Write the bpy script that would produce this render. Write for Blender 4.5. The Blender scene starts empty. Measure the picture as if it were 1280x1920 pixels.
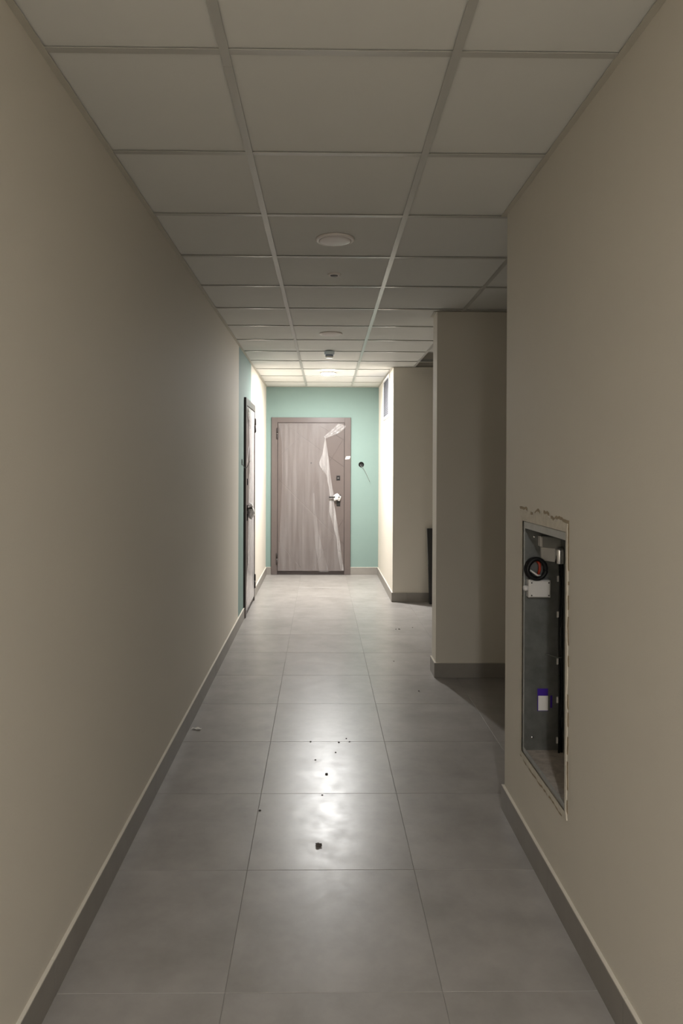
import bpy, bmesh, math, random
from mathutils import Vector, Matrix, noise
random.seed(7)
S = bpy.context.scene
COL = S.collection

# ------------------------------------------------------------------ camera
F, YAW, PITCH, ROLL, PX, PY = 1339.77, 0.012618, 0.00446, 0.00396, -22.548, -78.703
HF = 1.4496                      # camera height above the floor
XL, XR, YE, CZ = -0.7293, 0.785, 9.595, 2.5194
cy, sy, cp, sp = math.cos(YAW), math.sin(YAW), math.cos(PITCH), math.sin(PITCH)
FW = Vector((sy*cp, cy*cp, -sp)); R0 = Vector((cy, -sy, 0)); U0 = R0.cross(FW)
RT = R0*math.cos(ROLL) + U0*math.sin(ROLL); UP = -R0*math.sin(ROLL) + U0*math.cos(ROLL)
EYE = Vector((0, 0, HF))
cam_d = bpy.data.cameras.new('camera'); cam = bpy.data.objects.new('camera', cam_d); COL.objects.link(cam)
cam_d.sensor_fit = 'VERTICAL'; cam_d.sensor_height = 36; cam_d.sensor_width = 24
cam_d.lens = F/1920*36
cam_d.shift_x = -PX/1920; cam_d.shift_y = PY/1920
cam_d.clip_start = 0.02
m3 = Matrix((RT, UP, -FW)).transposed()
cam.matrix_world = Matrix.Translation(EYE) @ m3.to_4x4()
S.camera = cam

def ray(x, y): return FW + RT*((x-640-PX)/F) - UP*((y-960-PY)/F)
def on_x(x, y, X): d = ray(x, y); return EYE + d*(X/d.x)
def on_y(x, y, Y): d = ray(x, y); return EYE + d*(Y/d.y)
def on_z(x, y, Z): d = ray(x, y); return EYE + d*((Z-HF)/d.z)

# ------------------------------------------------------------------ world, exposure
w = bpy.data.worlds.new('world'); S.world = w; w.use_nodes = True
w.node_tree.nodes['Background'].inputs[0].default_value = (0, 0, 0, 1)
w.node_tree.nodes['Background'].inputs[1].default_value = 0
S.view_settings.view_transform = 'Standard'; S.view_settings.look = 'None'
S.view_settings.gamma = 1; S.view_settings.use_curve_mapping = False
S.view_settings.exposure = 0.0
LAMP_FAR, LAMP_NEAR = 1800.0, 1340.0
LAMP_COL = (1.0, 0.99, 0.975, 1)

# ------------------------------------------------------------------ materials
def mat(name, col, rough=0.6, metal=0, var=0.0, vscale=8.0, bump=0.0, bscale=60.0, rvar=0.0, spec=0.5):
    m = bpy.data.materials.new(name); m.use_nodes = True
    nt = m.node_tree; b = nt.nodes['Principled BSDF']
    b.inputs['Base Color'].default_value = (*col, 1); b.inputs['Roughness'].default_value = rough
    b.inputs['Metallic'].default_value = metal; b.inputs['Specular IOR Level'].default_value = spec
    g = nt.nodes.new('ShaderNodeNewGeometry')
    if var or rvar:
        n = nt.nodes.new('ShaderNodeTexNoise'); n.inputs['Scale'].default_value = vscale; n.inputs['Detail'].default_value = 6
        n.inputs['Roughness'].default_value = 0.65
        nt.links.new(g.outputs['Position'], n.inputs['Vector'])
        if var:
            r = nt.nodes.new('ShaderNodeValToRGB'); r.color_ramp.elements[0].position = 0.3; r.color_ramp.elements[1].position = 0.7
            r.color_ramp.elements[0].color = (*[c*(1-var) for c in col], 1); r.color_ramp.elements[1].color = (*[min(1, c*(1+var)) for c in col], 1)
            nt.links.new(n.outputs['Fac'], r.inputs[0]); nt.links.new(r.outputs[0], b.inputs['Base Color'])
        if rvar:
            mr = nt.nodes.new('ShaderNodeMapRange'); mr.inputs[1].default_value = 0.35; mr.inputs[2].default_value = 0.65
            mr.inputs[3].default_value = rough-rvar; mr.inputs[4].default_value = rough+rvar
            nt.links.new(n.outputs['Fac'], mr.inputs[0]); nt.links.new(mr.outputs[0], b.inputs['Roughness'])
    if bump:
        n2 = nt.nodes.new('ShaderNodeTexNoise'); n2.inputs['Scale'].default_value = bscale; n2.inputs['Detail'].default_value = 4
        nt.links.new(g.outputs['Position'], n2.inputs['Vector'])
        bp = nt.nodes.new('ShaderNodeBump'); bp.inputs['Strength'].default_value = bump; bp.inputs['Distance'].default_value = 0.002
        nt.links.new(n2.outputs['Fac'], bp.inputs['Height']); nt.links.new(bp.outputs[0], b.inputs['Normal'])
    return m

CREAM = (0.68, 0.635, 0.555); TEAL = (0.222, 0.306, 0.28)
M = {}
M['cream'] = mat('cream_paint', CREAM, 0.75, var=0.02, vscale=1.5, bump=0.15, bscale=180, spec=0.25)
M['teal'] = mat('teal_paint', TEAL, 0.7, var=0.02, vscale=1.5, bump=0.12, bscale=180, spec=0.25)
M['slab'] = mat('concrete_slab', (0.11, 0.105, 0.095), 0.9, var=0.2)
M['grout'] = mat('grey_grout', (0.27, 0.255, 0.24), 0.9)
M['skirt'] = mat('grey_skirting_tile', (0.27, 0.25, 0.225), 0.5, var=0.08, vscale=6)
M['panel'] = mat('white_mineral_panel', (0.75, 0.745, 0.71), 0.85, var=0.015, vscale=3, bump=0.1, bscale=300, spec=0.2)
M['tbar'] = mat('white_enamel_bar', (0.5, 0.49, 0.455), 0.3, spec=0.6)
M['trimbar'] = mat('white_enamel_trim', (0.55, 0.52, 0.45), 0.45)
M['taupe'] = mat('taupe_door_film', (0.125, 0.101, 0.094), 0.32, var=0.03, vscale=5)
M['taupe_dark'] = mat('dark_brown_edge', (0.035, 0.026, 0.024), 0.5)
M['black'] = mat('black_metal', (0.012, 0.011, 0.011), 0.4)
M['blackplastic'] = mat('black_plastic', (0.008, 0.008, 0.008), 0.5, spec=0.3)
M['white'] = mat('white_plastic', (0.72, 0.70, 0.68), 0.4)
M['paper'] = mat('white_paper', (0.8, 0.77, 0.75), 0.8)
M['lampwhite'] = mat('white_lamp_housing', (0.8, 0.74, 0.7), 0.4)
M['diffuser_off'] = mat('opal_diffuser', (0.72, 0.66, 0.63), 0.35)
M['bluegrey'] = mat('blue_grey_plastic', (0.6, 0.68, 0.74), 0.4)
M['sensor'] = mat('slate_blue_plastic', (0.24, 0.3, 0.4), 0.4)
M['galv'] = mat('galvanised_steel', (0.25, 0.258, 0.25), 0.42, metal=0.75, var=0.18, vscale=14)
M['galv_rim'] = mat('dull_zinc_rim', (0.4, 0.4, 0.38), 0.5, metal=0.5, var=0.1, vscale=20)
M['dust'] = mat('plaster_dust', (0.42, 0.37, 0.32), 0.95, var=0.25, vscale=25)
M['plaster'] = mat('rough_plaster', (0.63, 0.58, 0.49), 0.9, var=0.1, vscale=40, bump=0.5, bscale=90)
M['plaster_crack'] = mat('bare_filler', (0.36, 0.29, 0.2), 0.95, var=0.2, vscale=60)
M['chrome'] = mat('bright_steel', (0.8, 0.8, 0.82), 0.22, metal=1)
M['purple'] = mat('violet_ink', (0.05, 0.012, 0.3), 0.5)
M['red'] = mat('red_wire', (0.35, 0.035, 0.012), 0.45)
M['cable_grey'] = mat('grey_cable', (0.16, 0.165, 0.16), 0.5)
M['ventgrey'] = mat('grey_grille_metal', (0.17, 0.17, 0.19), 0.45, metal=0.2)
M['darkboard'] = mat('charcoal_board', (0.02, 0.019, 0.019), 0.5, var=0.15)
M['boardedge'] = mat('grey_board_edge', (0.3, 0.29, 0.26), 0.4)
M['stain'] = mat('dark_grit', (0.11, 0.092, 0.08), 0.9)
M['scrap'] = mat('pale_scrap', (0.75, 0.72, 0.66), 0.8)

def floor_mat():
    m = mat('grey_porcelain_tile', (0.3, 0.285, 0.272), 0.3, spec=0.5)
    nt = m.node_tree; b = nt.nodes['Principled BSDF']; g = [n for n in nt.nodes if n.type == 'NEW_GEOMETRY'][0]
    oi = nt.nodes.new('ShaderNodeObjectInfo')
    add = nt.nodes.new('ShaderNodeVectorMath'); add.operation = 'ADD'
    sc = nt.nodes.new('ShaderNodeVectorMath'); sc.operation = 'SCALE'; sc.inputs['Scale'].default_value = 40
    cmb = nt.nodes.new('ShaderNodeCombineXYZ')
    for k in range(3): nt.links.new(oi.outputs['Random'], cmb.inputs[k])
    nt.links.new(cmb.outputs[0], sc.inputs[0]); nt.links.new(sc.outputs[0], add.inputs[1]); nt.links.new(g.outputs['Position'], add.inputs[0])
    n = nt.nodes.new('ShaderNodeTexNoise'); n.inputs['Scale'].default_value = 4.5; n.inputs['Detail'].default_value = 8; n.inputs['Roughness'].default_value = 0.62
    nt.links.new(add.outputs[0], n.inputs['Vector'])
    r = nt.nodes.new('ShaderNodeValToRGB'); r.color_ramp.elements[0].position = 0.3; r.color_ramp.elements[1].position = 0.72
    r.color_ramp.elements[0].color = (0.272, 0.253, 0.234, 1); r.color_ramp.elements[1].color = (0.385, 0.362, 0.34, 1)
    nt.links.new(n.outputs['Fac'], r.inputs[0]); nt.links.new(r.outputs[0], b.inputs['Base Color'])
    n2 = nt.nodes.new('ShaderNodeTexNoise'); n2.inputs['Scale'].default_value = 9; n2.inputs['Detail'].default_value = 7; n2.inputs['Roughness'].default_value = 0.7
    nt.links.new(g.outputs['Position'], n2.inputs['Vector'])
    mr = nt.nodes.new('ShaderNodeMapRange'); mr.inputs[1].default_value = 0.36; mr.inputs[2].default_value = 0.66
    mr.inputs[3].default_value = 0.295; mr.inputs[4].default_value = 0.365
    nt.links.new(n2.outputs['Fac'], mr.inputs[0]); nt.links.new(mr.outputs[0], b.inputs['Roughness'])
    n3 = nt.nodes.new('ShaderNodeTexNoise'); n3.inputs['Scale'].default_value = 22; n3.inputs['Detail'].default_value = 3
    nt.links.new(g.outputs['Position'], n3.inputs['Vector'])
    bp = nt.nodes.new('ShaderNodeBump'); bp.inputs['Strength'].default_value = 0.045; bp.inputs['Distance'].default_value = 0.002
    nt.links.new(n3.outputs['Fac'], bp.inputs['Height']); nt.links.new(bp.outputs[0], b.inputs['Normal'])
    return m
M['floor'] = floor_mat()

def left_wall_mat():      # cream wall with a full-height green painted field around the side door
    m = mat('cream_paint_with_green_field', CREAM, 0.75, bump=0.15, bscale=180, spec=0.25)
    nt = m.node_tree; b = nt.nodes['Principled BSDF']; g = [n for n in nt.nodes if n.type == 'NEW_GEOMETRY'][0]
    sx = nt.nodes.new('ShaderNodeSeparateXYZ'); nt.links.new(g.outputs['Position'], sx.inputs[0])
    def cmp(op, v):
        n = nt.nodes.new('ShaderNodeMath'); n.operation = op; n.inputs[1].default_value = v
        nt.links.new(sx.outputs['Y'], n.inputs[0]); return n
    a = cmp('GREATER_THAN', 6.376); c = cmp('LESS_THAN', 7.50)
    mul = nt.nodes.new('ShaderNodeMath'); mul.operation = 'MULTIPLY'
    nt.links.new(a.outputs[0], mul.inputs[0]); nt.links.new(c.outputs[0], mul.inputs[1])
    mx = nt.nodes.new('ShaderNodeMix'); mx.data_type = 'RGBA'
    mx.inputs[6].default_value = (*CREAM, 1); mx.inputs[7].default_value = (*TEAL, 1)
    nt.links.new(mul.outputs[0], mx.inputs[0]); nt.links.new(mx.outputs[2], b.inputs['Base Color'])
    return m
M['left_wall'] = left_wall_mat()

def film_mat(name, fac, white, rough, streak):
    m = bpy.data.materials.new(name); m.use_nodes = True; nt = m.node_tree
    nt.nodes.remove(nt.nodes['Principled BSDF']); out = nt.nodes['Material Output']
    tr = nt.nodes.new('ShaderNodeBsdfTransparent'); tr.inputs[0].default_value = (0.97, 0.96, 0.96, 1)
    pb = nt.nodes.new('ShaderNodeBsdfPrincipled'); pb.inputs['Base Color'].default_value = (white, white*0.96, white*0.95, 1)
    pb.inputs['Roughness'].default_value = rough; pb.inputs['Specular IOR Level'].default_value = 0.9
    mx = nt.nodes.new('ShaderNodeMixShader')
    tc = nt.nodes.new('ShaderNodeTexCoord'); mp = nt.nodes.new('ShaderNodeMapping'); mp.inputs['Scale'].default_value = (26, 1, 1.3)
    n = nt.nodes.new('ShaderNodeTexNoise'); n.inputs['Scale'].default_value = 1.0; n.inputs['Detail'].default_value = 5
    nt.links.new(tc.outputs['Object'], mp.inputs[0]); nt.links.new(mp.outputs[0], n.inputs['Vector'])
    mr = nt.nodes.new('ShaderNodeMapRange'); mr.inputs[1].default_value = 0.35; mr.inputs[2].default_value = 0.7
    mr.inputs[3].default_value = fac*(1-streak); mr.inputs[4].default_value = fac*(1+streak)
    nt.links.new(n.outputs['Fac'], mr.inputs[0]); nt.links.new(mr.outputs[0], mx.inputs[0])
    nt.links.new(tr.outputs[0], mx.inputs[1]); nt.links.new(pb.outputs[0], mx.inputs[2]); nt.links.new(mx.outputs[0], out.inputs[0])
    return m
M['film'] = film_mat('clear_protective_film', 0.165, 0.6, 0.16, 0.45)
M['film_sheen'] = film_mat('sheen_whitened_film', 0.8, 0.8, 0.14, 0.12)  # protective film whitened so its colour stands in for grazing sheen
M['film_fold'] = film_mat('folded_protective_film', 0.42, 0.62, 0.18, 0.4)
M['wrap'] = film_mat('white_foam_wrap', 0.85, 0.85, 0.35, 0.1)

def emit_mat(name, strength):
    m = bpy.data.materials.new(name); m.use_nodes = True; nt = m.node_tree
    nt.nodes.remove(nt.nodes['Principled BSDF']); e = nt.nodes.new('ShaderNodeEmission')
    e.inputs[0].default_value = LAMP_COL; e.inputs[1].default_value = strength
    nt.links.new(e.outputs[0], nt.nodes['Material Output'].inputs[0]); return m
M['lit_far'] = emit_mat('lit_diffuser_green_end', LAMP_FAR)
M['lit_near'] = emit_mat('lit_diffuser_entrance_end', LAMP_NEAR)

# ------------------------------------------------------------------ mesh builder
class MB:
    def __init__(s): s.v = []; s.f = []; s.mi = []; s.sm = []
    def add(s, vs, fs, mi=0, smooth=False):
        o = len(s.v); s.v += [tuple(p) for p in vs]
        for f in fs: s.f.append([o+i for i in f]); s.mi.append(mi); s.sm.append(smooth)
    def box(s, x0, x1, y0, y1, z0, z1, mi=0):
        s.add([(x0,y0,z0),(x1,y0,z0),(x1,y1,z0),(x0,y1,z0),(x0,y0,z1),(x1,y0,z1),(x1,y1,z1),(x0,y1,z1)],
              [(0,3,2,1),(4,5,6,7),(0,1,5,4),(1,2,6,5),(2,3,7,6),(3,0,4,7)], mi); return s
    def quadbox(s, q, z0, z1, mi=0):             # q: four xy corners
        s.add([(*p, z0) for p in q]+[(*p, z1) for p in q], [(0,3,2,1),(4,5,6,7),(0,1,5,4),(1,2,6,5),(2,3,7,6),(3,0,4,7)], mi); return s
    def prism(s, poly, fn, w0, w1, mi=0, chamfer=0.0):   # poly in (u,v); fn(u,v,w) -> xyz; w1 is the front
        n = len(poly); c = Vector((sum(p[0] for p in poly)/n, sum(p[1] for p in poly)/n))
        top = poly
        if chamfer: top = inset(poly, chamfer)
        a = [fn(p[0], p[1], w0) for p in poly]; b = [fn(p[0], p[1], w1-chamfer) for p in poly]; t = [fn(p[0], p[1], w1) for p in top]
        fs = [tuple(range(n))] + [(i, (i+1) % n, n+(i+1) % n, n+i) for i in range(n)] + [(n+i, n+(i+1) % n, 2*n+(i+1) % n, 2*n+i) for i in range(n)] + [tuple(range(2*n, 3*n))]
        s.add(a+b+t, fs, mi); return s
    def lathe(s, prof, origin, axis='z', n=32, mi=0, smooth=True, sx=1.0):
        o = Vector(origin); vs = []; fs = []
        for (r, h) in prof:
            for k in range(n):
                a = 2*math.pi*k/n; p, q = r*math.cos(a)*sx, r*math.sin(a)
                d = {'z': (p, q, h), 'y': (p, h, q), 'x': (h, p, q)}[axis]; vs.append(o+Vector(d))
        m = len(prof)
        for i in range(m-1):
            for k in range(n): fs.append((i*n+k, i*n+(k+1) % n, (i+1)*n+(k+1) % n, (i+1)*n+k))
        s.add(vs, fs, mi, smooth)
        s.add([], []) 
        o2 = len(s.v)-len(vs)
        if prof[0][0] > 1e-5: s.f.append([o2+k for k in range(n)]); s.mi.append(mi); s.sm.append(False)
        if prof[-1][0] > 1e-5: s.f.append([o2+(m-1)*n+k for k in range(n)]); s.mi.append(mi); s.sm.append(False)
        return s
    def tube(s, pts, r, n=8, mi=0, closed=False):
        pts = [Vector(p) for p in pts]; N = len(pts); vs = []; fs = []
        ref = Vector((0.31, 0.2, 0.93)).normalized()
        for i, p in enumerate(pts):
            if closed: t = pts[(i+1) % N]-pts[i-1]
            else: t = pts[min(i+1, N-1)]-pts[max(i-1, 0)]
            t.normalize(); a = t.cross(ref)
            if a.length < 1e-3: a = t.cross(Vector((1, 0, 0)))
            a.normalize(); b = t.cross(a); rr = r[i] if isinstance(r, (list, tuple)) else r
            for k in range(n): g = 2*math.pi*k/n; vs.append(p+a*rr*math.cos(g)+b*rr*math.sin(g))
        for i in range(N if closed else N-1):
            j = (i+1) % N
            for k in range(n): fs.append((i*n+k, i*n+(k+1) % n, j*n+(k+1) % n, j*n+k))
        s.add(vs, fs, mi, True)
        if not closed:
            o2 = len(s.v)-len(vs)
            s.f += [[o2+k for k in range(n)], [o2+(N-1)*n+k for k in range(n)]]; s.mi += [mi, mi]; s.sm += [False, False]
        return s
    def grid(s, nu, nv, fn, mi=0):
        vs = [fn(i/nu, j/nv) for j in range(nv+1) for i in range(nu+1)]
        fs = [(j*(nu+1)+i, j*(nu+1)+i+1, (j+1)*(nu+1)+i+1, (j+1)*(nu+1)+i) for j in range(nv) for i in range(nu)]
        s.add(vs, fs, mi, True); return s
    def build(s, name, mats, parent=None, recalc=True):
        me = bpy.data.meshes.new(name); me.from_pydata(s.v, [], s.f)
        for m in (mats if isinstance(mats, (list, tuple)) else [mats]): me.materials.append(M[m])
        me.polygons.foreach_set('material_index', s.mi); me.polygons.foreach_set('use_smooth', s.sm)
        if recalc:
            bm = bmesh.new(); bm.from_mesh(me); bmesh.ops.recalc_face_normals(bm, faces=bm.faces); bm.to_mesh(me); bm.free()
        me.update()
        o = bpy.data.objects.new(name, me); COL.objects.link(o)
        if parent: o.parent = parent
        return o

def inset(poly, d):
    n = len(poly); out = []
    area = sum(poly[i][0]*poly[(i+1) % n][1]-poly[(i+1) % n][0]*poly[i][1] for i in range(n))
    sg = 1 if area > 0 else -1
    for i in range(n):
        p0, p1, p2 = Vector(poly[i-1]), Vector(poly[i]), Vector(poly[(i+1) % n])
        e1 = (p1-p0).normalized(); e2 = (p2-p1).normalized()
        n1 = Vector((-e1.y, e1.x))*sg; n2 = Vector((-e2.y, e2.x))*sg
        b = (n1+n2); k = d/max(0.3, (1+n1.dot(n2))); out.append(tuple(p1+b*k))
    return out

def tag(o, label=None, cat=None, group=None, kind=None):
    if label: o['label'] = label
    if cat: o['category'] = cat
    if group: o['group'] = group
    if kind: o['kind'] = kind
    return o
def empty(name, loc=(0, 0, 0), rz=0):
    o = bpy.data.objects.new(name, None); COL.objects.link(o); o.location = loc; o.rotation_euler = (0, 0, rz); o.empty_display_size = 0.05; return o
def struct(o, label, cat): return tag(o, label, cat, kind='structure')

# ------------------------------------------------------------------ the shell
YB, XA, ZT = -3.2, 4.0, 2.95         # back wall, unseen alcove depth enlarged to cut bounced light, slab underside
YN, YP0, YP1, YQ, XP = 3.012, 4.915, 5.085, 7.665, 0.8
struct(MB().box(XL-0.2, XL, YB, YE, 0, ZT).build('wall_left', 'left_wall'), 'long cream wall with a green painted field around the side door', 'wall')
struct(MB().box(XL-0.2, XA+0.2, YE, YE+0.2, 0, ZT).build('wall_end', 'teal'), 'pale green wall at the end of the corridor', 'wall')
struct(MB().box(XL-0.2, XR+0.3, YB-0.2, YB, 0, ZT).build('wall_back', 'cream'), 'cream wall closing the corridor opposite the green wall', 'wall')
# near right wall with the cabinet opening
NY0, NY1, NZ0, NZ1, ND = 2.262, 2.752, 0.352, 1.247, 0.18
rw = MB()
rw.box(XR, XR+0.25, YB, NY0, 0, ZT); rw.box(XR, XR+0.25, NY1, YN, 0, ZT)
rw.box(XR, XR+0.25, NY0, NY1, 0, NZ0); rw.box(XR, XR+0.25, NY0, NY1, NZ1, ZT); rw.box(XR+ND+0.012, XR+0.25, NY0, NY1, NZ0, NZ1)
struct(rw.build('wall_right', 'cream'), 'cream wall with the open metal cabinet set into it', 'wall')
struct(MB().box(XP, XA, YP0, YP1, 0, ZT).build('wall_partition', 'cream'), 'shaded cream partition wall between the two recesses', 'wall')
struct(MB().box(XR-0.006, XA, YQ, YE, 0, ZT).build('wall_far', 'cream'), 'brightly lit cream wall block with the ventilation grille', 'wall')
struct(MB().box(XA, XA+0.2, YN-0.2, YE, 0, ZT).build('wall_recess', 'cream'), 'cream wall at the back of the side recesses', 'wall')
struct(MB().box(XR+0.25, XA, YN-0.2, YN, 0, ZT).build('wall_recess_side', 'cream'), 'cream side wall of the dark recess', 'wall')

# floor: grout bed + single tiles
floor = struct(MB().box(XL-0.2, XA+0.2, YB-0.2, YE+0.2, -0.12, -0.0013).build('floor', 'grout'), 'grey porcelain tiled corridor floor', 'floor')
FX, FY, T = -0.2572, 4.9637, 0.6
def solid(x0, x1, y0, y1):
    for (a, b, c, d) in ((XR+0.03, 9, -9, YN-0.05), (XP+0.03, 9, YP0+0.03, YP1-0.03), (XR+0.03, 9, YQ+0.03, 99)):
        if x0 >= a and x1 <= b and y0 >= c and y1 <= d: return True
    return False
tile_cache = {}
for j in range(-14, 9):
    for i in range(-1, 8):
        x0, x1, y0, y1 = FX+i*T, FX+(i+1)*T, FY+j*T, FY+(j+1)*T
        x0 = max(x0, XL); x1 = min(x1, XA); y0 = max(y0, YB); y1 = min(y1, YE)
        if x1-x0 < 0.02 or y1-y0 < 0.02 or solid(x0, x1, y0, y1): continue
        key = (round(x1-x0, 3), round(y1-y0, 3)); c = ((x0+x1)/2, (y0+y1)/2)
        if key not in tile_cache:
            hx, hy = (x1-x0)/2-0.0008, (y1-y0)/2-0.0008; mb = MB()
            mb.prism([(-hx, -hy), (hx, -hy), (hx, hy), (-hx, hy)], lambda u, v, w: (u, v, w), -0.006, 0.0, chamfer=0.0008)
            o = mb.build('floor_tile', 'floor'); tile_cache[key] = o.data
        else:
            o = bpy.data.objects.new('floor_tile', tile_cache[key]); COL.objects.link(o)
        o.parent = floor; o.location = (c[0], c[1], 0)
        o.rotation_euler = (random.uniform(-1, 1)*0.0006, random.uniform(-1, 1)*0.0006, 0)

# ceiling: slab + hung grid
ceil = struct(MB().box(XL-0.2, XA+0.2, YB-0.2, YE+0.2, ZT, ZT+0.15).build('ceiling', 'slab'), 'suspended ceiling of white square panels in a white grid', 'ceiling')
GX, GY = -0.252, 1.8527
def gx(c, y): return GX + 0.6*c + 0.008*(y-1.85)
FREE = [(YB, YN+0.03, XR), (YN+0.03, YP0, XA), (YP0, YP1, XP), (YP1, YQ, XA), (YQ, YE, XR-0.006)]
rows = [GY+0.6*k for k in range(-9, 14)]
def fullx(c, right, y):      # x of grid line c clamped to the room
    return max(XL, min(gx(c, y), right))
for k in range(-9, 13):
    r0, r1 = max(rows[k+9], YB), min(rows[k+10], YE)
    if r1-r0 < 0.02: continue
    for c in range(-1, 7):
        mb = MB(); any_ = False
        missing = (c >= 2 and 6.6 < (r0+r1)/2 < 7.7)
        for (a, b, right) in FREE:
            y0, y1 = max(a, r0), min(b, r1)
            if y1-y0 < 0.004: continue
            if fullx(c+1, right, y0)-fullx(c, right, y0) < 0.01: continue
            g0, g1 = (0.002 if y0 == r0 else 0), (0.002 if y1 == r1 else 0)
            q = [(fullx(c, right, y0)+0.002, y0+g0), (fullx(c+1, right, y0)-0.002, y0+g0), (fullx(c+1, right, y1)-0.002, y1-g1), (fullx(c, right, y1)+0.002, y1-g1)]
            if not missing: mb.quadbox(q, CZ+0.005, CZ+0.018)
            any_ = True
            if y0 == r0:      # cross bar at the start of this row
                bm_ = MB(); e = 0.012
                x0, x1 = fullx(c, right, r0), fullx(c+1, right, r0)
                i0 = x0+(e if x0 > XL+0.001 else 0); i1 = x1-(e if x1 < right-0.001 else 0)
                if i1-i0 > 0.02:
                    bm_.box(i0, i1, r0-e, r0+e, CZ, CZ+0.002); bm_.box(i0, i1, r0-0.002, r0+0.002, CZ+0.002, CZ+0.03)
                    bm_.build('cross_bar', 'tbar', ceil)
        if mb.v: mb.build('ceiling_panel', 'panel', ceil)
for c in range(0, 7):
    for (a, b, right) in FREE:
        if gx(c, a) > right-0.03: continue
        if c < 2 and (a, b) != (FREE[0][0], FREE[0][1]): continue
        if c < 2: a, b = YB, YE
        mb = MB(); e = 0.012
        n = max(1, round((b-a)/2.4)); ys = [a+(b-a)*i/n for i in range(n+1)]
        for y0, y1 in zip(ys, ys[1:]):
            mb = MB()
            mb.quadbox([(gx(c, y0)-e, y0), (gx(c, y0)+e, y0), (gx(c, y1)+e, y1-0.001), (gx(c, y1)-e, y1-0.001)], CZ-0.0008, CZ+0.0018)
            mb.quadbox([(gx(c, y0)-0.002, y0), (gx(c, y0)+0.002, y0), (gx(c, y1)+0.002, y1), (gx(c, y1)-0.002, y1)], CZ+0.0018, CZ+0.04)
            mb.build('main_bar', 'tbar', ceil)
# wall angles round the edge
def angle(name, x0, x1, y0, y1, wx, wy):    # wx / wy: side on which the wall lies
    mb = MB(); mb.box(x0, x1, y0, y1, CZ-0.001, CZ+0.001)
    if wx: xw = x1 if wx > 0 else x0; mb.box(min(xw, xw-wx*0.002), max(xw, xw-wx*0.002), y0, y1, CZ+0.001, CZ+0.022)
    if wy: yw = y1 if wy > 0 else y0; mb.box(x0, x1, min(yw, yw-wy*0.002), max(yw, yw-wy*0.002), CZ+0.001, CZ+0.022)
    mb.build(name, 'trimbar', ceil)
t = 0.02
angle('wall_angle', XL, XL+t, YB, YE, -1, 0); angle('wall_angle', XR-t, XR, YB, YN, 1, 0); angle('wall_angle', XL+t, XR-0.006, YE-t, YE, 0, 1)
angle('wall_angle', XR-0.006-t, XR-0.006, YQ, YE-t, 1, 0); angle('wall_angle', XR-0.006, XA, YQ-t, YQ, 0, 1)
angle('wall_angle', XP, XA, YP0-t, YP0, 0, 1); angle('wall_angle', XP-t, XP, YP0, YP1, 1, 0); angle('wall_angle', XP, XA, YP1, YP1+t, 0, -1)
angle('wall_angle', XR-t, XA, YN, YN+0.03, 0, -1)

# skirting: rows of cut tiles
BH, BT = 0.1, 0.011
def skirting(name, label, runs):
    e = empty(name); struct(e, label, 'baseboard')
    for (p, q, nx, ny, off) in runs:
        p, q = Vector(p), Vector(q); L = (q-p).length; d = (q-p)/L; nrm = Vector((nx, ny))
        cuts = [0.0]; x = off
        while x < L-0.03:
            if x > 0.03: cuts.append(x)
            x += 0.6
        cuts.append(L)
        for a, b in zip(cuts, cuts[1:]):
            mb = MB(); a2, b2 = a+(0.0008 if a > 0 else 0), b-(0.0008 if b < L else 0)
            jit = random.uniform(0, 0.0006)
            A, B = p+d*a2, p+d*b2; th = BT+jit
            q4 = [tuple(A), tuple(B), tuple(B+nrm*th), tuple(A+nrm*th)]
            mb.quadbox(q4, 0.0005, BH)
            mb.quadbox([tuple(A), tuple(B), tuple(B+nrm*(th-0.001)), tuple(A+nrm*(th-0.001))], BH, BH+0.003, 1)
            mb.build('skirting_tile', ['skirt', 'cream'], e)
    return e
DL0, DL1 = 6.815, 7.785     # side door frame along the left wall
skirting('baseboard_left', 'grey tile skirting along the left cream wall', [((XL, YB), (XL, DL0), 1, 0, 0.35), ((XL, DL1), (XL, YE), 1, 0, 0.5)])
skirting('baseboard_right', 'grey tile skirting under the metal cabinet', [((XR, YB), (XR, YN), -1, 0, 0.2), ((XR-BT, YN), (XR+0.25, YN), 0, 1, 0.3)])
skirting('baseboard_partition', 'grey tile skirting round the partition wall', [((XP-BT, YP0), (XA, YP0), 0, -1, 0.8), ((XP, YP0), (XP, YP1), -1, 0, 0.4), ((XP-BT, YP1), (XA, YP1), 0, 1, 0.6)])
skirting('baseboard_far', 'grey tile skirting round the lit far wall block', [((XR-0.006-BT, YQ), (XA, YQ), 0, -1, 0.165), ((XR-0.006, YQ), (XR-0.006, YE), -1, 0, 0.3)])
skirting('baseboard_end', 'grey tile skirting on the green wall either side of the door', [((XL, YE), (-0.657, YE), 0, -1, 0.5), ((0.407, YE), (XR, YE), 0, -1, 0.5)])

# ------------------------------------------------------------------ doors
FCX = -0.125
def dpx(x, y): return (-0.655+(x-509)*(1.06/148)-FCX, 2.11-(y-783)*(2.10/293))
def interp(tab, y):
    if y <= tab[0][0]: return tab[0][1]
    for (a, p), (b, q) in zip(tab, tab[1:]):
        if y <= b: return p+(q-p)*(y-a)/(b-a)
    return tab[-1][1]
def split(poly, p, q):
    p, q = Vector(p), Vector(q); d = q-p; out = [[], []]
    def side(v): return d.x*(v[1]-p.y)-d.y*(v[0]-p.x)
    n = len(poly)
    for i in range(n):
        a, b = poly[i], poly[(i+1) % n]; sa, sb = side(a), side(b)
        if sa >= 0: out[0].append(a)
        if sa <= 0: out[1].append(a)
        if sa*sb < 0:
            k = sa/(sa-sb); c = (a[0]+(b[0]-a[0])*k, a[1]+(b[1]-a[1])*k); out[0].append(c); out[1].append(c)
    return out
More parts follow.
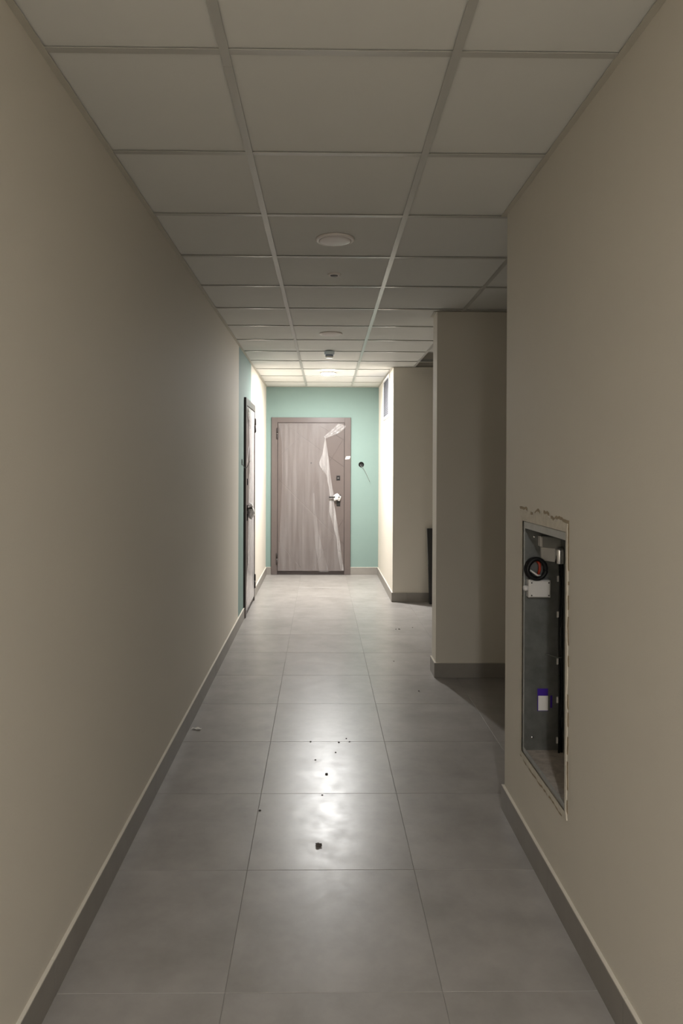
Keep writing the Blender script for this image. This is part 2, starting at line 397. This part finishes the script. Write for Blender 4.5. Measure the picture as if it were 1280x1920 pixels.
LW0, LW1 = dpx(520.5, 0)[0], dpx(645, 0)[0]; LV0, LV1 = 0.046, 2.037
def crumple(center, rx, ry, rz, seed, name, parent, material='wrap'):
    def fn(u, v):
        a, b = 2*math.pi*u, math.pi*(v-0.5)
        d = Vector((math.cos(a)*math.cos(b), math.sin(a)*math.cos(b), math.sin(b)))
        k = 1+0.55*noise.noise(d*1.9+Vector((seed, 0, 0)))+0.3*noise.noise(d*5+Vector((0, seed, 0)))
        return (center[0]+d.x*rx*k, center[1]+d.y*ry*k, center[2]+d.z*rz*k)
    return MB().grid(28, 18, fn).build(name, material, parent)

def make_door(name, label, loc, rz, mir, end):
    root = struct(empty(name, loc, rz), label, 'door'); sg = -1 if mir else 1
    P = lambda u, v, w: (u*sg, -w, v)
    fr = 0.0215
    # frame: two jambs and a head
    W0, W1, H = -0.53, 0.53, 2.11
    MB().prism([(W0, 0.002), (LW0-0.004, 0.002), (LW0-0.004, H), (W0, H)], P, 0.0, fr, chamfer=0.002).build('jamb', 'taupe', root)
    MB().prism([(LW1+0.004, 0.002), (W1, 0.002), (W1, H), (LW1+0.004, H)], P, 0.0, fr, chamfer=0.002).build('jamb', 'taupe', root)
    MB().prism([(LW0-0.004, LV1+0.004), (LW1+0.004, LV1+0.004), (LW1+0.004, H), (LW0-0.004, H)], P, 0.0, fr-0.0004, chamfer=0.0015).build('head', 'taupe', root)
    mb = MB(); mb.prism([(LW0-0.004, 0.002), (LW1+0.004, 0.002), (LW1+0.004, LV1+0.004), (LW0-0.004, LV1+0.004)], P, 0.0, 0.004)
    mb.prism([(W0-0.002, 0.11), (W0, 0.11), (W0, H), (W0-0.002, H)], P, 0.0, fr-0.002)
    mb.prism([(W1, 0.11), (W1+0.002, 0.11), (W1+0.002, H), (W1, H)], P, 0.0, fr-0.002)
    mb.build('rebate', 'taupe_dark', root)
    MB().prism([(LW0-0.003, 0.002), (LW1+0.003, 0.002), (LW1+0.003, LV0-0.006), (LW0-0.003, LV0-0.006)], P, 0.004, 0.012).build('threshold', 'taupe_dark', root)
    # leaf: core + facing pieces parted by the grooves
    leaf = MB().prism([(LW0, LV0), (LW1, LV0), (LW1, LV1), (LW0, LV1)], P, 0.004, 0.0125).build('leaf', 'taupe', root)
    polys = [[(LW0, LV0), (LW1, LV0), (LW1, LV1), (LW0, LV1)]]
    G = dict(g1=((520, 897), (645, 1021)), g2=((594, 796), (645, 825.5)), g3=((580, 829), (643.8, 875.4)), g4=((645, 820), (617.5, 866)),
             g5=((521, 858), (542.5, 838)), g6=((520, 1012.5), (556.7, 1055)), g7=((644.6, 972.5), (634.6, 988.8)))
    L = {k: (dpx(*a), dpx(*b)) for k, (a, b) in G.items()}
    def cut(poly, k): return [p for p in split(poly, *L[k]) if len(p) > 2]
    whole = polys[0]; up, lo = cut(whole, 'g1')
    if max(p[1] for p in lo) > max(p[1] for p in up): up, lo = lo, up
    pieces = []
    a, b = cut(lo, 'g6')
    if min(p[0] for p in a) > min(p[0] for p in b) or max(p[0] for p in a) > max(p[0] for p in b): a, b = b, a
    pieces.append(a); pieces += cut(b, 'g7')
    a, b = cut(up, 'g2')
    if min(p[0] for p in a) < min(p[0] for p in b): a, b = b, a
    pieces.append(a)                                       # upper corner
    c, d = cut(b, 'g4')
    if min(p[0] for p in c) > min(p[0] for p in d): c, d = d, c   # c is left of g4
    c3 = cut(c, 'g3')
    c3.sort(key=lambda q: sum(p[1] for p in q)/len(q)); lowl, upl = c3[0], c3[1]
    pieces.append(upl); pieces += cut(lowl, 'g5')
    d3 = cut(d, 'g3'); d3.sort(key=lambda q: sum(p[1] for p in q)/len(q)); pieces.append(d3[1])
    pieces += cut(d3[0], 'g7')
    for q in pieces:
        q2 = []
        for p in q:
            if not q2 or (Vector(p)-Vector(q2[-1])).length > 0.004: q2.append(p)
        if (Vector(q2[0])-Vector(q2[-1])).length < 0.004: q2.pop()
        if len(q2) < 3: continue
        MB().prism(inset(q2, 0.0026), P, 0.0125, 0.0165, chamfer=0.0012).build('leaf_panel', 'taupe', leaf)
    # hinges
    for (y0, y1) in ((803, 824), (1037, 1058)):
        u, v0 = dpx(519.6, y1); v1 = dpx(0, y0)[1]; vm = (v0+v1)/2
        mb = MB(); mb.lathe([(0.0, v0-0.006), (0.008, v0), (0.0125, v0+0.006), (0.0125, vm-0.003)], (u*sg, -0.024, 0), n=14)
        mb.lathe([(0.0125, vm+0.003), (0.0125, v1-0.006), (0.008, v1), (0.0, v1+0.004)], (u*sg, -0.024, 0), n=14)
        h = mb.build('hinge', 'taupe_dark', root)
        MB().lathe([(0.0105, vm-0.003), (0.0105, vm+0.003)], (u*sg, -0.024, 0), n=14).build('hinge_ring', 'chrome', h)
    # lock plates, lever, peephole
    def plate(x, y, wx, wy, nm='lock_plate'):
        u, v = dpx(x, y); hx, hy = wx/2, wy/2
        return MB().prism([(u-hx, v-hy), (u+hx, v-hy), (u+hx, v+hy), (u-hx, v+hy)], P, 0.0165, 0.0245, chamfer=0.002).build(nm, 'black', root)
    p1 = plate(633.8, 896, 0.05, 0.062); p2 = plate(634.2, 944, 0.048, 0.066); p3 = plate(635.8, 931.5, 0.04, 0.055, 'handle_rose')
    u, v = dpx(633.8, 896); MB().prism([(u-0.011, v-0.003), (u+0.011, v-0.003), (u+0.011, v+0.003), (u-0.011, v+0.003)], P, 0.0245, 0.026).build('keyhole_cover', 'chrome', p1)
    u, v = dpx(635.5, 931.5)
    mb = MB(); mb.tube([P(u, v, 0.02), P(u, v, 0.045), P(u-0.004, v, 0.06)], 0.009, 10)
    mb.prism([(u-0.135, v-0.011), (u+0.006, v-0.009), (u+0.006, v+0.009), (u-0.135, v+0.007)], P, 0.052, 0.068, chamfer=0.003)
    hd = mb.build('handle', 'black', root)
    wr = crumple(P(u-0.035, v-0.004, 0.046), 0.05, 0.028, 0.04, 3.3, 'handle_wrap', hd)
    if not end: crumple(P(u-0.075, v-0.05, 0.05), 0.06, 0.03, 0.055, 9.1, 'handle_wrap', hd)
    u, v = dpx(583, 868)
    MB().lathe([(0.011, -0.0165), (0.011, -0.020), (0.007, -0.0205), (0.006, -0.018), (0.0, -0.018)], (u*sg, 0, v), axis='y', n=18).build('peephole', 'black', root)
    # torn protective film
    EL = [(794, 522), (830, 528), (900, 529), (950, 527), (1000, 525), (1040, 523), (1069, 521.5)]
    ER = [(794, 643), (800, 637), (810, 624), (820, 609), (835, 606), (850, 604), (869, 597), (880, 603), (890, 611), (915, 616), (930, 618), (945, 617), (960, 617), (980, 623), (1010, 631), (1040, 639), (1069, 644.5)]
    def sheet(nm, el, er, y0, y1, nu, nv, material, amp, base, sd, fx=9.0):
        def fn(s, t):
            y = y0+(y1-y0)*t; xl, xr = interp(el, y), interp(er, y); x = xl+(xr-xl)*s
            uu, vv = dpx(x, y)
            n1 = noise.noise(Vector((x*0.10*fx/9+sd, y*0.012, sd))); n2 = noise.noise(Vector((x*0.32+t*3, y*0.03, sd+5)))
            n3 = noise.noise(Vector((x*0.14, y*0.10, sd+9)))
            w_ = base+amp*(0.9*abs(n1)+0.5*abs(n2)+0.35*abs(n3))
            return P(uu, vv, w_)
        return MB().grid(nu, nv, fn).build(nm, material, leaf, recalc=False)
    sheet('protective_film', EL, ER, 794, 1069.5, 70, 110, 'film' if end else 'film_sheen', 0.012 if end else 0.004, 0.0175, 1.7)
    FR = [(821, 609.5), (835, 612), (850, 614), (870, 617), (890, 619), (915, 623), (930, 626), (945, 626), (960, 629), (980, 632), (1000, 635), (1020, 638), (1040, 640.5), (1069, 645)]
    FL = [(y, x+0.3) for y, x in ER if y >= 820]
    FL = [(y, x) for y, x in FL if y <= 1010]+[(1040, 634), (1069, 639)]
    sheet('film_fold', FL, FR, 821, 1069, 14, 90, 'film_fold', 0.016, 0.022, 4.2, 20)
    sheet('film_fold', [(925, 586.5), (960, 587.5), (1000, 589), (1040, 594), (1071, 599)], [(925, 589), (960, 592), (1000, 598), (1030, 605), (1050, 611), (1072, 617)], 925, 1072, 10, 50, 'film', 0.008, 0.024, 6.0, 18)
    # twisted corner of the film
    def twist(s, t):
        a = Vector((634, 794.5)).lerp(Vector((606.5, 819)), t); b = Vector((649, 799)).lerp(Vector((609.5, 823)), t)+Vector((0, 7*math.sin(math.pi*t)*(1-t)))
        q = a.lerp(b, s); uu, vv = dpx(q.x, q.y)
        return P(uu, vv, 0.0235+0.012*abs(math.sin(s*9+noise.noise(Vector((t*4, 0, 2)))*3))*(1-0.6*t)+0.004*noise.noise(Vector((s*6, t*7, 1))))
    MB().grid(26, 26, twist).build('film_fold', 'film_fold', leaf, recalc=False)
    if end:
        # upper wrinkles that catch the light, and a taped slip on the jamb
        u, v = dpx(651.3, 858.3)
        q = [(u-0.035, v-0.02), (u+0.02, v-0.016), (u+0.034, v+0.004), (u+0.036, v+0.024), (u-0.02, v+0.02)]
        tagp = MB().prism(q, P, fr, fr+0.0012).build('paper_slip', 'paper', root)
    return root
make_door('door_1', 'taupe steel door with torn plastic film in the green end wall', (FCX, YE, 0), 0, False, True)
make_door('door_2', 'door under film whitened to imitate sheen in the green field of the side wall', (XL, (DL0+DL1)/2, 0), math.pi/2, True, False).scale = ((DL1-DL0)/1.06, 1, 1)

# ------------------------------------------------------------------ ceiling fittings
def ceiling_light(x, y, lit, label):
    o = empty('ceiling_light', (x, y, CZ+0.005))
    MB().lathe([(0.092, 0.0), (0.092, -0.006), (0.088, -0.0095), (0.078, -0.011), (0.0765, -0.0085), (0.0765, 0.0)], (0, 0, 0), n=48).build('rim', 'lampwhite', o)
    MB().lathe([(0.0762, -0.002), (0.0762, -0.0105), (0.07, -0.0128), (0.045, -0.0152), (0.0, -0.0162)], (0, 0, 0), n=48).build('diffuser', lit or 'diffuser_off', o)
    return tag(o, label, 'ceiling light', 'round ceiling lights')
LX = 0.075
ceiling_light(0.065, 3.374, None, 'unlit round ceiling light in the panel beside the small dark-centred sprinkler')
ceiling_light(LX+0.005, 5.76, None, 'unlit round ceiling light in the panel beside the blue-grey smoke detector')
ceiling_light(0.085, 8.17, 'lit_far', 'glowing round ceiling light in front of the green wall')
ceiling_light(0.05, -1.42, 'lit_near', 'glowing round ceiling light at the corridor end away from the green wall')

o = empty('sprinkler', (0.072, 3.99, CZ+0.005))
MB().lathe([(0.038, 0), (0.038, -0.003), (0.032, -0.009), (0.024, -0.0095), (0.021, -0.004), (0.021, 0)], (0, 0, 0), n=32).build('escutcheon', 'lampwhite', o)
MB().lathe([(0.0208, -0.001), (0.0208, -0.0045), (0.0205, -0.0105), (0.018, -0.012), (0, -0.012)], (0, 0, 0), n=24).build('nozzle', 'taupe_dark', o)
tag(o, 'small recessed ceiling sprinkler with white ring and dark centre', 'sprinkler')

o = empty('smoke_detector', (0.078, 6.62, CZ-0.001))
MB().lathe([(0.047, 0.0), (0.048, -0.006), (0.048, -0.026), (0.045, -0.032), (0.036, -0.033), (0.0, -0.033)], (0, 0, 0), n=36).build('base', 'bluegrey', o)
mb = MB(); mb.lathe([(0.035, -0.033), (0.037, -0.036), (0.037, -0.045)], (0, 0, 0), n=36)
mb.build('sensor_ring', 'sensor', o)
MB().lathe([(0.037, -0.045), (0.037, -0.054), (0.032, -0.060), (0.0, -0.062)], (0, 0, 0), n=36).build('cap', 'white', o)
tag(o, 'blue-grey smoke detector with white cap hanging under the ceiling', 'smoke detector')

# ------------------------------------------------------------------ ventilation grille on the lit wall block
XW = XR-0.006
V0, V1, VZ0, VZ1 = 8.05, 8.80, 2.02, CZ-0.012
vg = empty('vent_grille', (XW, (V0+V1)/2, VZ0))
hy = (V1-V0)/2; hz = VZ1-VZ0; fw_ = 0.028
mb = MB(); P = lambda u, v, w_: (-w_, u, v)
mb.prism([(-hy, 0), (hy, 0), (hy, fw_), (-hy, fw_)], P, 0, 0.014, chamfer=0.003); mb.prism([(-hy, hz-fw_), (hy, hz-fw_), (hy, hz), (-hy, hz)], P, 0, 0.014, chamfer=0.003)
mb.prism([(-hy, fw_), (-hy+fw_, fw_), (-hy+fw_, hz-fw_), (-hy, hz-fw_)], P, 0, 0.014, chamfer=0.003); mb.prism([(hy-fw_, fw_), (hy, fw_), (hy, hz-fw_), (hy-fw_, hz-fw_)], P, 0, 0.014, chamfer=0.003)
mb.build('grille_frame', 'white', vg)
MB().prism([(-hy+fw_, fw_), (hy-fw_, fw_), (hy-fw_, hz-fw_), (-hy+fw_, hz-fw_)], P, 0, 0.001).build('backing', 'ventgrey', vg)
ns = 20; slat = None
for i in range(ns):
    z0 = fw_+(hz-2*fw_)*(i+0.15)/ns; dz = (hz-2*fw_)/ns
    if slat is None:
        mb = MB(); mb.add([(-0.001, -hy+fw_, dz*0.9), (-0.0025, -hy+fw_, dz*0.95), (-0.011, -hy+fw_, 0.002), (-0.0095, -hy+fw_, 0.0), (-0.001, hy-fw_, dz*0.9), (-0.0025, hy-fw_, dz*0.95), (-0.011, hy-fw_, 0.002), (-0.0095, hy-fw_, 0.0)],
               [(0,1,2,3),(4,5,6,7),(0,1,5,4),(1,2,6,5),(2,3,7,6),(3,0,4,7)])
        slat = mb.build('slat', 'ventgrey', vg); slat.location = (0, 0, z0)
    else:
        s2 = slat.copy(); COL.objects.link(s2); s2.parent = vg; s2.location = (0, 0, z0)
tag(vg, 'grey louvred ventilation grille in a white frame high on the lit wall', 'vent')

# ------------------------------------------------------------------ wall boxes and loose wires
jb = empty('wall_box', (0.548, YE, 1.482))
mb = MB(); mb.lathe([(0.037, 0), (0.037, -0.004), (0.033, -0.006), (0.0315, -0.004), (0.0315, -0.0012), (0, -0.0012)], (0, 0, 0), axis='y', n=32); mb.build('box_cup', 'blackplastic', jb)
MB().tube([(-0.006, -0.001, 0.004), (-0.014, -0.012, -0.006), (-0.006, -0.026, -0.024), (0.02, -0.034, -0.038), (0.05, -0.036, -0.095), (0.078, -0.034, -0.15), (0.098, -0.03, -0.2), (0.112, -0.028, -0.228)], 0.0028, 8).build('cable', 'cable_grey', jb)
tag(jb, 'round black wall box with a loose grey wire on the green wall', 'wall box')
lw_ = empty('door_bell_cable', (XL, 6.64, 1.49))
MB().lathe([(0.03, 0), (0.03, 0.003), (0.026, 0.004), (0.025, 0.0015), (0, 0.0015)], (0, 0, 0), axis='x', n=24).build('box_cup', 'blackplastic', lw_)
pts = []
for i in range(19):
    t_ = i/18; pts.append((0.002+0.075*t_, 0.01+0.02*t_, -0.01-0.055*math.sin(math.pi*min(1, t_*1.12))+0.02*t_))
MB().tube(pts, 0.003, 8).build('cable', 'cable_grey', lw_)
tag(lw_, 'thin grey cable looping out of the green wall beside the side door', 'cable')

# loose cables in the open ceiling bay
for (x, y, z0, dx, dip, rr, mtl, lab) in ((1.17, 6.98, 2.80, 0.16, 0.42, 0.0055, 'blackplastic', 'black cable hanging in a loop from the open ceiling bay'), (1.06, 7.1, 2.78, 0.30, 0.2, 0.005, 'cable_grey', 'grey cable drooping inside the open ceiling bay')):
    pts = []
    for i in range(25):
        t_ = i/24; pts.append((x+dx*t_, y+0.1*t_, ZT-(ZT-z0)*0-(dip+0.06)*math.sin(math.pi*t_)**0.8))
    tag(MB().tube(pts, rr, 8).build('ceiling_cable', mtl), lab, 'cable')
tr = MB()
tr.box(0.9, 2.5, 7.33, 7.45, 2.70, 2.702); tr.box(0.9, 2.5, 7.33, 7.332, 2.702, 2.75); tr.box(0.9, 2.5, 7.448, 7.45, 2.702, 2.75)
for i in range(4):
    for yy in (7.335, 7.445): tr.box(1.0+0.45*i, 1.006+0.45*i, yy-0.003, yy+0.003, 2.75, ZT)
tag(tr.build('cable_tray', 'galv'), 'dark metal cable tray above the open ceiling bay', 'cable tray')

# ------------------------------------------------------------------ dark board leaning in the far recess
b0 = on_z(805, 1133, 0.0)
bw = empty('leaning_board', (b0.x, 0, 0)); yb = YQ-0.135
tilt = math.atan2(0.085, 0.8)
brd = MB(); brd.box(0, 0.6, 0, 0.035, 0, 0.80); c1 = brd.build('board', 'darkboard', bw)
MB().box(-0.003, 0.0, 0.002, 0.033, 0.42, 0.797).build('edge_strip', 'boardedge', bw)
MB().box(0.03, 0.57, -0.003, 0.0, 0.03, 0.77).build('face_panel', 'darkboard', bw)
bw.location = (b0.x, yb, 0.0); bw.rotation_euler = (-tilt, -0.022, 0)
bw.location.z = 0.0006
tag(bw, 'black board leaning on the cream wall in the recess behind the partition', 'board')

# ------------------------------------------------------------------ recessed metal cabinet
cab = empty('electrical_cabinet', (XR, (NY0+NY1)/2, NZ0))
cy0 = (NY0+NY1)/2
def CB(mb, name, m, par=None):
    mb.v = [(x-XR, y-cy0, z-NZ0) for (x, y, z) in mb.v]; return mb.build(name, m, par or cab)
th = 0.0025; a0, a1, c0, c1_ = NY0+0.004, NY1-0.004, NZ0+0.004, NZ1-0.004; xb = XR+ND
CB(MB().box(xb-th, xb, a0, a1, c0, c1_), 'back_panel', 'galv')
CB(MB().box(XR+0.002, xb-th, a1-th, a1, c0, c1_), 'side_panel', 'galv'); CB(MB().box(XR+0.002, xb-th, a0, a0+th, c0, c1_), 'side_panel', 'galv')
CB(MB().box(XR+0.002, xb-th, a0+th, a1-th, c1_-th, c1_), 'top_panel', 'galv'); CB(MB().box(XR+0.002, xb-th, a0+th, a1-th, c0, c0+th), 'bottom_panel', 'dust')
rim = MB(); lip = 0.018
rim.box(XR-0.001, XR+0.002, a0, a1, c1_-lip*1.4, c1_); rim.box(XR-0.001, XR+0.002, a0, a1, c0, c0+lip); rim.box(XR-0.001, XR+0.002, a0, a0+0.008, c0+lip, c1_-lip*1.4); rim.box(XR-0.001, XR+0.002, a1-0.012, a1, c0+lip, c1_-lip*1.4)
CB(rim, 'rim', 'galv_rim')
YI = a1-th                               # inner face of the far side panel
def ip(x, y, d=0.0): return on_y(x, y, YI-d)
for (x, y) in ((1001, 1006), (997, 1382)):
    p = ip(x, y); CB(MB().lathe([(0.005, 0), (0.005, -0.003), (0.003, -0.005), (0, -0.005)], p, axis='y', n=12), 'bolt', 'chrome')
# ragged plaster bead round the opening
def ragged(name, m, o0, o1, seed, w_, gaps):
    pts = []; per = []
    corners = [(NY0, NZ0), (NY1, NZ0), (NY1, NZ1), (NY0, NZ1)]
    for k in range(4):
        p, q = corners[k], corners[(k+1) % 4]; n = 80
        for i in range(n): t_ = i/n; per.append((p[0]+(q[0]-p[0])*t_, p[1]+(q[1]-p[1])*t_, k, t_))
    cyy, czz = cy0, (NZ0+NZ1)/2; mb = MB(); N = len(per)
    def outp(y, z, d): 
        ny = -1 if y < cyy else 1; nz = -1 if z < czz else 1
        wy = max(0, 1-min(abs(y-NY0), abs(y-NY1))/0.02); wz = max(0, 1-min(abs(z-NZ0), abs(z-NZ1))/0.02)
        return (y+ny*d*min(1, wy), z+nz*d*min(1, wz))
    ring_in, ring_out = [], []
    for (y, z, k, t_) in per:
        base = {0: 0.020, 1: 0.016, 2: 0.036, 3: 0.012}[k]
        d = base*(1+0.45*noise.noise(Vector((y*14, z*14, seed)))+0.25*noise.noise(Vector((y*45, z*45, seed))))
        yi, zi = outp(y, z, o0); yo, zo = outp(y, z, o1+d)
        ring_in.append((yi, zi)); ring_out.append((yo, zo))
    keep = [not gaps or noise.noise(Vector((per[i][0]*20, per[i][1]*20, seed+3))) >= gaps for i in range(N)]
    start = keep.index(False)+1 if False in keep else 0
    runs, run = [], []
    for k in range(N):
        i = (start+k) % N
        if keep[i]: run.append(i)
        elif run: runs.append(run); run = []
    if run: runs.append(run)
    for run in runs:
        idx = run+[(run[-1]+1) % N]; n = len(idx); vs = []
        for ring, x in ((ring_in, XR-w_), (ring_out, XR-w_), (ring_out, XR), (ring_in, XR)):
            vs += [(x, *ring[i]) for i in idx]
        mb = MB(); mb.add(vs, [(a_*n+i, a_*n+i+1, (a_+1)*n+i+1, (a_+1)*n+i) for a_ in range(3) for i in range(n-1)])
        CB(mb, name, m)
ragged('filler_edge', 'plaster_crack', 0.0, 0.010, 2.0, 0.0012, -0.12)
ragged('plaster_bead', 'plaster', -0.002, 0.0, 2.0, 0.004, 0)
# stickers on the side panel
def sticker(x0, y0, x1, y1, m, d0, d1, name='sticker', par=None):
    p, q = ip(x0, y1), ip(x1, y0); return CB(MB().box(p.x, q.x, YI-d1, YI-d0, p.z, q.z), name, m, par)
sticker(1007, 1291, 1027, 1333, 'purple', 0, 0.0008); sticker(1008.5, 1304.5, 1027, 1332, 'paper', 0.0008, 0.0012); sticker(1031, 1304, 1035, 1327, 'purple', 0, 0.0008)
tag(cab, 'open galvanised metal cabinet recessed in the cream wall', 'cabinet')

# white junction box
p, q = ip(990, 1121, 0.04), ip(1033, 1088.5, 0.04)
jx = empty('junction_box', (p.x, YI-0.0004, p.z)); w_, h_ = q.x-p.x, q.z-p.z
MB().prism([(0.004, 0), (w_, 0), (w_, h_), (0.004, h_)], lambda u, v, d: (u, -d, v), 0, 0.034, chamfer=0.003).build('box_body', 'white', jx)
MB().prism([(0.006, 0.002), (w_-0.002, 0.002), (w_-0.002, h_-0.002), (0.006, h_-0.002)], lambda u, v, d: (u, -d, v), 0.034, 0.040, chamfer=0.003).build('lid', 'white', jx)
MB().lathe([(0.011, 0.004), (0.011, -0.006), (0.008, -0.012), (0.005, -0.012), (0, -0.012)], (0, -0.017, h_*0.5), axis='x', n=16).build('cable_gland', 'white', jx)
for (u, v) in ((0.013, 0.009), (w_-0.009, 0.009), (w_-0.009, h_-0.009), (0.013, h_-0.009)):
    MB().lathe([(0.0028, -0.0402), (0.0028, -0.0405), (0, -0.0405)], (u, 0, v), axis='y', n=10).build('screw', 'taupe_dark', jx)
tag(jx, 'white square junction box inside the metal cabinet', 'junction box')

# coil of black cable with a red wire end
c = ip(1008, 1068, 0.042); R_ = (ip(1030, 1067, 0.05)-ip(985, 1067, 0.05)).x/2-0.008
co = empty('cable_coil', c)
pts = []
for i in range(150):
    a = 2*math.pi*i/50*1.0; k = 0.0025*noise.noise(Vector((i*0.13, 0, 0)))
    pts.append(((R_+k-0.004*(i/150))*math.cos(a), 0.045-0.012-0.022*(i/150)-0.002, (R_+k)*math.sin(a)))
MB().tube(pts, 0.0082, 8).build('coil', 'blackplastic', co)
MB().tube([(R_*0.05, 0.03, R_*0.95), (R_*0.3, 0.012, R_*0.5), (R_*0.28, 0.01, 0), (R_*0.15, 0.014, -R_*0.55)], 0.0055, 8).build('red_wire', 'red', co)
MB().tube([(-R_*0.7, 0.012, -R_*0.1), (-R_*0.35, 0.004, -R_*0.35), (0.0, 0.004, -R_*0.6), (R_*0.4, 0.012, -R_*0.62)], 0.0035, 8).build('white_wire', 'white', co)
tag(co, 'small coil of black cable with a red wire resting on the junction box', 'cable')

# bracket with sleeve and the cable that drops from it
p, q = ip(1014, 1026, 0.02), ip(1050, 1003, 0.02)
br = empty('cable_bracket', (p.x, YI-0.0004, p.z)); sc_ = q.x-p.x
MB().prism([(0, 0.0), (sc_, -0.006), (sc_, 0.036), (0.0, 0.044)], lambda u, v, d: (u, -d, v), 0, 0.03, chamfer=0.002).build('housing', 'galv_rim', br)
MB().prism([(-0.006, 0.004), (0.004, 0.002), (0.004, 0.040), (-0.006, 0.043)], lambda u, v, d: (u, -d, v), 0, 0.032, chamfer=0.002).build('end_cap', 'white', br)
MB().prism([(0.004, -0.052), (0.058, -0.058), (0.058, -0.004), (0.004, 0.002)], lambda u, v, d: (u, -d, v), 0, 0.012, chamfer=0.001).build('cover_plate', 'white', br)
cx_ = (ip(1049, 1040, 0.03).x-p.x)
MB().lathe([(0.0, -0.062), (0.017, -0.062), (0.0185, -0.059), (0.0185, -0.010), (0.017, -0.006), (0.012, 0.004)], (cx_, -0.03, 0), n=24).build('sleeve', 'chrome', br)
tag(br, 'metal bracket with white plate and bright sleeve at the cabinet top', 'bracket')
dc = empty('drop_cable', (p.x+cx_, YI-0.03, c0+0.004))
hh = p.z-0.064-(c0+0.004)
MB().tube([(0.004*noise.noise(Vector((t_*0.4, 1, 0)))+0.001*t_/10, 0, hh*(1-t_/10)) for t_ in range(11)], 0.0042, 8).build('dark_run', 'blackplastic', dc)
MB().tube([(0.013+0.003*noise.noise(Vector((t_*0.5, 4, 0))), 0.006, hh*(1-t_/10)) for t_ in range(11)], 0.005, 8).build('dark_run', 'blackplastic', dc)  # added dark run filling the darker strip beside the single cable
for (x, y) in ((1041, 1085), (1042, 1152), (1042.5, 1240), (1043, 1312), (1044, 1388)):
    z = ip(x, y, 0.03).z-(c0+0.004)
    MB().prism([(-0.009, z-0.012), (-0.004, z-0.01), (-0.004, z+0.012), (-0.009, z+0.01)], lambda u, v, d: (u, -d, v), -0.004, 0.004).build('cable_tie', 'white', dc)
mb = MB(); z = ip(1043, 1232, 0.03).z-(c0+0.004); mb.tube([(-0.05, 0.012, z+0.008), (-0.03, 0.004, z+0.006), (-0.008, -0.004, z-0.002), (0.008, -0.006, z)], 0.0022, 6); mb.build('tie_tail', 'cable_grey', dc)
tag(dc, 'black cable with an added dark run beside it inside the metal cabinet', 'cable')

# ------------------------------------------------------------------ grit on the floor
def crumb(px, py, size, m, label, name='floor_crumb', cat='debris', flat=0.35):
    c = on_z(px, py, 0.0); sd = px*0.37
    def fn(u, v):
        a, b = 2*math.pi*u, math.pi*(v-0.5); d = Vector((math.cos(a)*math.cos(b), math.sin(a)*math.cos(b), math.sin(b)))
        k = 1+0.6*noise.noise(d*1.7+Vector((sd, 0, 0)))
        return (d.x*size*k, d.y*size*k*1.2, max(-size*flat*0.9, d.z*size*flat*k)+size*flat*0.9)
    o = MB().grid(12, 8, fn).build(name, m); o.location = (c.x, c.y, 0.0002)
    return tag(o, label, cat, 'grit on the floor')
crumb(597, 1586, 0.0115, 'stain', 'largest dark crumb of grit on the shiny part of the floor')
crumb(612, 1452, 0.007, 'stain', 'dark speck of grit in the middle of the floor reflection')
for (x, y, s_) in ((604, 1491, 0.004), (591, 1425, 0.004), (635, 1392, 0.005), (629, 1411, 0.004), (487, 1520, 0.005), (582, 1391, 0.005), (649, 1385, 0.004), (655, 1391, 0.004)):
    crumb(x, y, s_, 'stain', 'tiny dark fleck of grit on the shiny grey tiles')
for (x, y, s_) in ((742, 1180, 0.006), (748, 1180, 0.009), (773, 1177, 0.005), (738, 1240, 0.005), (785, 1296, 0.005)):
    crumb(x, y, s_, 'stain', 'dark fleck of grit on the tiles beside the partition wall')
c = on_z(358, 1368, 0)
sc = MB(); sc.grid(6, 4, lambda u, v: (0.05*(u-0.5)+0.01*v, 0.022*(v-0.5)+0.008*math.sin(u*4), 0.001+0.008*abs(math.sin(u*5+v*2))))
so = sc.build('plastic_scrap', 'scrap'); so.location = (max(c.x, XL+BT+0.035), c.y, 0)
tag(so, 'small white scrap lying beside the left skirting', 'debris')
